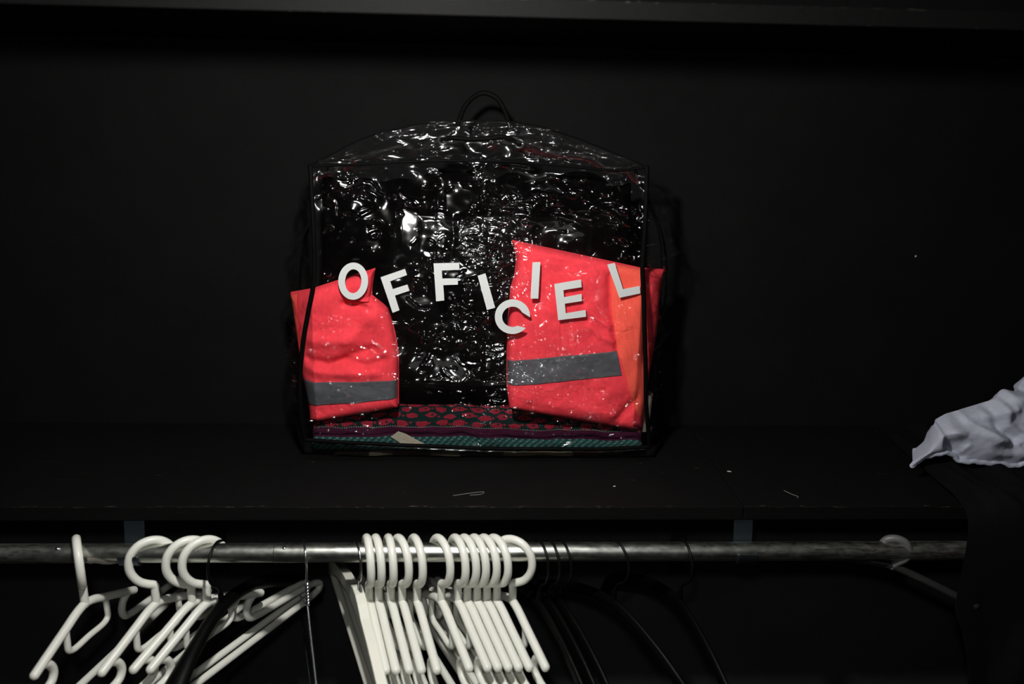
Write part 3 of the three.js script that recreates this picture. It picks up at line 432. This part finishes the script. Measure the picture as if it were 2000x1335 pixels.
const WHITE = [
  [-0.4094, -13, 'white plastic hanger alone at the far left end of the rod', 41], [-0.3356, -22, 'white plastic hanger, second from the left on the rod', -38], [-0.2984, -29, 'white plastic hanger, third from the left on the rod', -28], [-0.2825, -28.5, 'white plastic hanger, fourth from the left, beside the broad black hanger', -24],
  [-0.1123, 19, 'white plastic hanger right next to the flat white wooden hanger', -4], [-0.1025, 19.2, 'second white plastic hanger of the middle five', -2], [-0.0895, 19.2, 'third white plastic hanger of the middle five', -4], [-0.0775, 19.3, 'fourth white plastic hanger of the middle five', 6], [-0.0617, 19, 'fifth white plastic hanger, left of the gap in the middle row', 2],
  [-0.0359, 24, 'white plastic hanger standing alone in the gap of the middle row', 4], [-0.0182, 24.4, 'first white plastic hanger of the tight right bunch', -2], [-0.008, 24.6, 'second white plastic hanger of the tight right bunch', 0], [0.0024, 24.6, 'third white plastic hanger of the tight right bunch', -1], [0.0128, 24.6, 'fourth white plastic hanger of the tight right bunch', 1], [0.0236, 24.5, 'fifth white plastic hanger of the tight right bunch', 4], [0.0405, 24, 'white plastic hanger with its hook turned aside, last on the right', 36],
];
for (const [x, turn, label, yaw2] of WHITE) tubeHanger(label, x, turn, M.whitePlastic, 'white plastic hangers', 'plastic_hanger', yaw2);
M.smoke = std(0.02, 0.02, 0.02, 0.22, { specularIntensity: 0.5 });
{
  const g = thing('smoke_hanger', 'dull smoky plastic hanger turned sideways near the right end of the rod', 'hanger', [0.452, 1.4365, ROD_Z], R(68));
  part('hook', tube(S3([[0, -0.002], [0.004, 0.003], [0.012, 0.0105], [0.0135, 0.019], [0.0095, 0.028], [0, 0.0312], [-0.0095, 0.028], [-0.0135, 0.019], [-0.012, 0.011]]), 0.0042, 60, 12), std(0.1, 0.1, 0.098, 0.45), g, 'pale hook loop');
  part('shoulder_arm', tube(S3([[0, -0.001], [0.03, -0.0105], [0.084, -0.03]]), 0.0042, 30, 12), M.smoke, g); part('shoulder_arm', tube(S3([[0, -0.001], [-0.03, -0.001], [-0.084, -0.006]]), 0.0042, 30, 12), M.smoke, g);
}

// flat white wooden hanger with a thin wire hook
{
  const g = thing('wooden_hanger', 'flat white wooden hanger with thin wire hook left of the white bunch', 'hanger', [-0.1235, 1.405, ROD_Z], R(19));
  const s = new THREE.Shape(); const top = [[-0.2, -0.075], [-0.19, -0.062], [-0.13, -0.037], [-0.07, -0.017], [-0.035, -0.009], [-0.02, -0.001], [-0.008, 0.003], [0.008, 0.003], [0.02, -0.001], [0.035, -0.009], [0.07, -0.017], [0.13, -0.037], [0.19, -0.062], [0.2, -0.075]], bot = [[0.196, -0.088], [0.188, -0.083], [0.13, -0.052], [0.07, -0.031], [0.035, -0.0225], [0, -0.018], [-0.035, -0.0225], [-0.07, -0.031], [-0.13, -0.052], [-0.188, -0.083], [-0.196, -0.088]];
  [...top, ...bot].forEach((p, i) => (i ? s.lineTo(...p) : s.moveTo(...p)));
  const e = new THREE.ExtrudeGeometry(s, { depth: 0.0085, bevelEnabled: true, bevelSize: 0.001, bevelThickness: 0.001, bevelSegments: 2 }); e.translate(0, 0, -0.00425); e.rotateY(-Math.PI / 2);
  const wood = std(0.76, 0.75, 0.66, 0.4);
  part('body', e, wood, g);
  part('trouser_bar', new THREE.CylinderGeometry(0.0045, 0.0045, 0.37, 16).rotateX(Math.PI / 2).translate(0, -0.0845, 0), wood, g);
  part('hook', tube(S3([[0, -0.004], [0, 0.008], [0.003, 0.016], [0.014, 0.024], [0.0195, 0.036], [0.0175, 0.05], [0.009, 0.0585], [0, 0.0598], [-0.009, 0.057], [-0.0155, 0.048]]), 0.0013, 80, 8), std(0.35, 0.35, 0.36, 0.25, { metalness: 1 }), g, 'thin wire hook');
}
// wire hanger
{
  const g = thing('wire_hanger', 'thin bare wire hanger hanging alone left of the wooden one', 'hanger', [-0.178, 1.401, ROD_Z], R(16.5));
  part('hook', tube(S3([[0, -0.006], [0.001, 0.018], [0.008, 0.028], [0.0155, 0.04], [0.0165, 0.051], [0.0115, 0.0605], [0, 0.0638], [-0.011, 0.06], [-0.016, 0.05]]), 0.0012, 80, 8), M.steel, g);
  const tw = (ph) => tube(Array.from({ length: 40 }, (_, i) => { const t = i / 39, a = t * 22 + ph; return V(0.0014 * Math.cos(a), 0.016 - 0.026 * t, 0.0014 * Math.sin(a)); }), 0.0011, 120, 6);
  part('twisted_neck', mergeGeometries([tw(0), tw(Math.PI)]), M.steel, g);
  part('frame', tube(S3([[0, -0.01], [0.012, -0.018], [0.04, -0.034], [0.12, -0.075], [0.19, -0.112], [0.2, -0.12], [0.193, -0.1255], [0.1, -0.126], [-0.1, -0.126], [-0.193, -0.1255], [-0.2, -0.12], [-0.19, -0.112], [-0.12, -0.075], [-0.04, -0.034], [-0.012, -0.018], [0, -0.01]]), 0.0011, 260, 8), M.steel, g);
}
// broad black hangers
const blackBody = (w0, w1, h0, h1) => {
  const path = new THREE.CatmullRomCurve3(S3([[-0.205, -0.125], [-0.18, -0.085], [-0.12, -0.045], [-0.06, -0.016], [0, -0.003], [0.06, -0.016], [0.12, -0.045], [0.18, -0.085], [0.205, -0.125]]));
  const body = grid(120, 20, (u, v) => { const c = path.getPoint(u), t = path.getTangent(u), n = V(0, t.z, -t.y), a = v * Math.PI * 2, k = Math.abs(u * 2 - 1), w = w0 + (w1 - w0) * smooth(0.15, 0.95, k), h = h0 + (h1 - h0) * smooth(0.2, 0.9, k), e = Math.sqrt(Math.max(0, 1 - Math.max(0, (k - 0.93) / 0.07) ** 2)); return V(w * e * Math.cos(a), c.y + n.y * h * e * Math.sin(a), c.z + n.z * h * e * Math.sin(a)); });
  const hook = tube(S3([[0, -0.004], [0, 0.012], [0.004, 0.022], [0.015, 0.032], [0.0205, 0.045], [0.018, 0.059], [0.01, 0.068], [0, 0.0717], [-0.011, 0.068], [-0.0185, 0.057]]), 0.0015, 80, 8);
  const collar = new THREE.CylinderGeometry(0.003, 0.0034, 0.012, 16).translate(0, 0.006, 0);
  return { body, hook, collar };
};
const slim = blackBody(0.0034, 0.0036, 0.0065, 0.0095), broad = blackBody(0.007, 0.028, 0.0065, 0.0115);
for (const [x, turn, label, kind] of [[0.069, 20.5, 'slim black hanger directly right of the white bunch', slim], [0.0805, 20.8, 'second slim black hanger from the white bunch', slim], [0.0925, 21.4, 'third slim black hanger from the white bunch', slim], [0.15, 31, 'slim black hanger turned aside in the dark gap', slim], [0.222, 14, 'last slim black hanger on the right, near the shelf joint', slim], [-0.268, -11, 'broad black hanger among the white ones at the left', broad]]) {
  const g = thing('black_hanger', label, 'hanger', [x, 1.4635 - 0.0702, ROD_Z], R(turn), kind === slim ? 'slim black hangers' : undefined);
  part('body', kind.body, M.blackPlastic, g); part('collar', kind.collar, M.blackPlastic, g); part('hook', kind.hook, M.blackMetal, g);
}

// ---------------------------------------------------------------- right end: black garment over the shelf edge, grey cloth on it
{
  const prof = curve2([[0.03, 0.012], [0.12, 0.016], [0.2, 0.02], [0.25, 0.0215], [0.277, 0.012], [0.286, -0.02], [0.288, -0.1], [0.292, -0.3], [0.296, -0.62]]);
  const left = curve2([[0.54, 0], [0.515, 0.2], [0.508, 0.32], [0.508, 0.4], [0.522, 0.44], [0.538, 0.5], [0.547, 0.6], [0.556, 1]]);
  const g = thing('draped_garment', 'black garment draped over the shelf edge at the right', 'garment', [0, SH, 0]);
  part('body', slab(90, 200, (u, v) => { const p = prof(v), xl = left(v).x, x = xl + (0.93 - xl) * u, w = smooth(0, 0.1, u); const f = (0.006 * noiseA(x * 14, v * 5) + 0.003 * noiseB(x * 40, v * 9)) * w; const hang = smooth(0.35, 0.5, v); return V(x, p.y + Math.max(-0.006, f) * (1 - hang), p.x + (Math.max(-0.004, f) + 0.008 * w * (0.5 + 0.5 * Math.sin(x * 75 + 2 * noiseC(x * 9, v * 3)))) * hang); }, (u, v) => { const hang = smooth(0.35, 0.5, v); return V(0, -0.006 * (1 - hang), -0.006 * hang); }), std(0.0045, 0.0045, 0.005, 0.95, { specularIntensity: 0.08 }), g);
}
{
  const g = thing('crumpled_cloth', 'crumpled pale grey cotton garment lying on the black one at the right', 'garment', [0, SH, 0]);
  const hem = curve2(mm([[502, 19], [516, 31], [543, 34.5], [560, 25], [578, 24], [604, 22], [625, 20], [641, 24], [700, 26], [800, 26]]));
  const top = curve2(mm([[503, 24], [517, 40], [523, 58], [539, 69.5], [557, 75], [598, 88], [610, 101], [632, 101], [660, 135], [800, 140]]));
  const creases = [[0.010, 0.008, mm([[523, 57], [560, 62], [610, 50], [625, 30]])], [-0.007, 0.006, mm([[530, 62], [545, 42], [556, 30]])], [0.008, 0.006, mm([[600, 92], [604, 70], [628, 52], [640, 30]])], [-0.007, 0.006, mm([[590, 80], [600, 62], [612, 55]])], [0.006, 0.005, mm([[560, 74], [590, 78], [612, 86]])], [-0.006, 0.005, mm([[610, 48], [618, 34], [626, 24]])], [0.007, 0.006, mm([[612, 100], [640, 90], [680, 70]])], [-0.008, 0.006, mm([[625, 110], [650, 100], [690, 92]])]];
  const f = (u, v) => { const a = hem(u), b = top(u), k = Math.min(1, v / 0.6), back = smooth(0.6, 1, v);
    let x = a.x + (b.x - a.x) * k, y = a.y + (b.y - a.y) * Math.sin(k * Math.PI / 2), z = 0.178 - 0.03 * (1 - Math.cos(k * Math.PI / 2)) + 0.01 * Math.sin(k * Math.PI) - 0.06 * back * smooth(0, 0.3, u);
    y -= (b.y - 0.028) * back * 0.9;
    let h = 0.005 * noiseA(x * 13, y * 17) + 0.0022 * (1 - 2 * Math.abs(noiseB(x * 17 + y * 12, y * 24))) + 0.0003 * noiseC(x * 90, y * 90);
    for (const [m, w, p] of creases) h += m * Math.exp(-((distPoly(x, y, p) / w) ** 2));
    x += 0.5 * (0.178 - z) * (1 - smooth(0.0, 0.35, u)); h *= smooth(0, 0.06, u) * (0.4 + 0.6 * smooth(0, 0.08, v)); return V(x - 0.2 * h, y + 0.45 * h, z + h); };
  M.greyCotton = cloth(0.5, 0.52, 0.62, 0.95, { sheen: 0.1 });
  part('body', slab(200, 150, f, () => V(0.0006, -0.0004, -0.0018), [3, 3]), M.greyCotton, g);
  part('hem', tube(Array.from({ length: 70 }, (_, i) => { const p = f(i / 69 * 0.86, 0.0); p.y += 0.0006 * Math.sin(i * 1.9) + 0.0005 * Math.sin(i * 0.7); p.z += 0.0006; return p; }), 0.0031, 300, 8), M.greyCotton, g, 'gathered hem edge');
}
{ // clear plastic corner peeping out beside the cloth
  const s = new THREE.Shape([[0.5865, -0.018], [0.64, -0.018], [0.64, -0.075], [0.606, -0.06], [0.588, -0.03]].map((p) => new THREE.Vector2(p[0], p[1])));
  const g = thing('plastic_sleeve', 'corner of a clear plastic sleeve lying left of the grey cloth', 'sleeve', [0, SH, 0]);
  const e = new THREE.ExtrudeGeometry(s, { depth: 0.0008, bevelEnabled: false }); e.rotateX(-Math.PI / 2); e.scale(1, 1, 1); e.translate(0, 0.0004, 0);
  part('sheet', e, M.film, g);
  part('welded_edge', tube([V(0.64, 0.0014, 0.018), V(0.5885, 0.0014, 0.018), V(0.587, 0.0014, 0.021), V(0.591, 0.0014, 0.032), V(0.606, 0.0014, 0.058)], 0.0005, 60, 6), std(0.12, 0.12, 0.12, 0.3), g);
}

// ---------------------------------------------------------------- lint and threads
M.lint = std(0.45, 0.45, 0.42, 0.9); M.thread = std(0.12, 0.12, 0.11, 0.9);
const fleck = (x, y, z, l, w, turn, label, mat = M.lint) => { const s = new THREE.IcosahedronGeometry(1, 1); s.scale(l, 0.0006, w); const m = part('lint_fleck', s, mat, scene); m.name = numbered('lint_fleck'); m.position.set(x, y, z); m.rotation.y = turn; tag(m, label, 'lint'); };
fleck(0.155, SH + 0.0006, 0.194, 0.0016, 0.0008, 0.2, 'tiny pale lint fleck on the shelf in front of the bag');
fleck(0.2976, SH + 0.0006, 0.1537, 0.0028, 0.0008, -0.3, 'pale lint fleck on the shelf just right of the joint');
{ const s = new THREE.IcosahedronGeometry(0.0012, 1); const m = part('paint_chip', s, M.lint, scene); m.position.set(0.5692, 1.7349, 0.0008); m.scale.z = 0.4; tag(m, 'tiny white chip on the black wall right of the bag', 'paint chip'); }
const strand = (pts, label) => { const m = part('thread', tube(pts.map(([x, z]) => V(x, SH + 0.0006, z)), 0.0004, 40, 6), M.thread, scene); m.name = numbered('thread'); tag(m, label, 'thread'); };
strand([[0.344, 0.205], [0.3495, 0.2145], [0.354, 0.2205], [0.352, 0.223]], 'thin grey thread on the right shelf board near the front edge');
strand([[-0.0245, 0.2175], [-0.014, 0.214], [0.003, 0.209], [0.009, 0.2085], [0.0065, 0.2135], [-0.006, 0.2165]], 'thin grey thread curl on the shelf below the bag');

renderer.render(scene, camera);
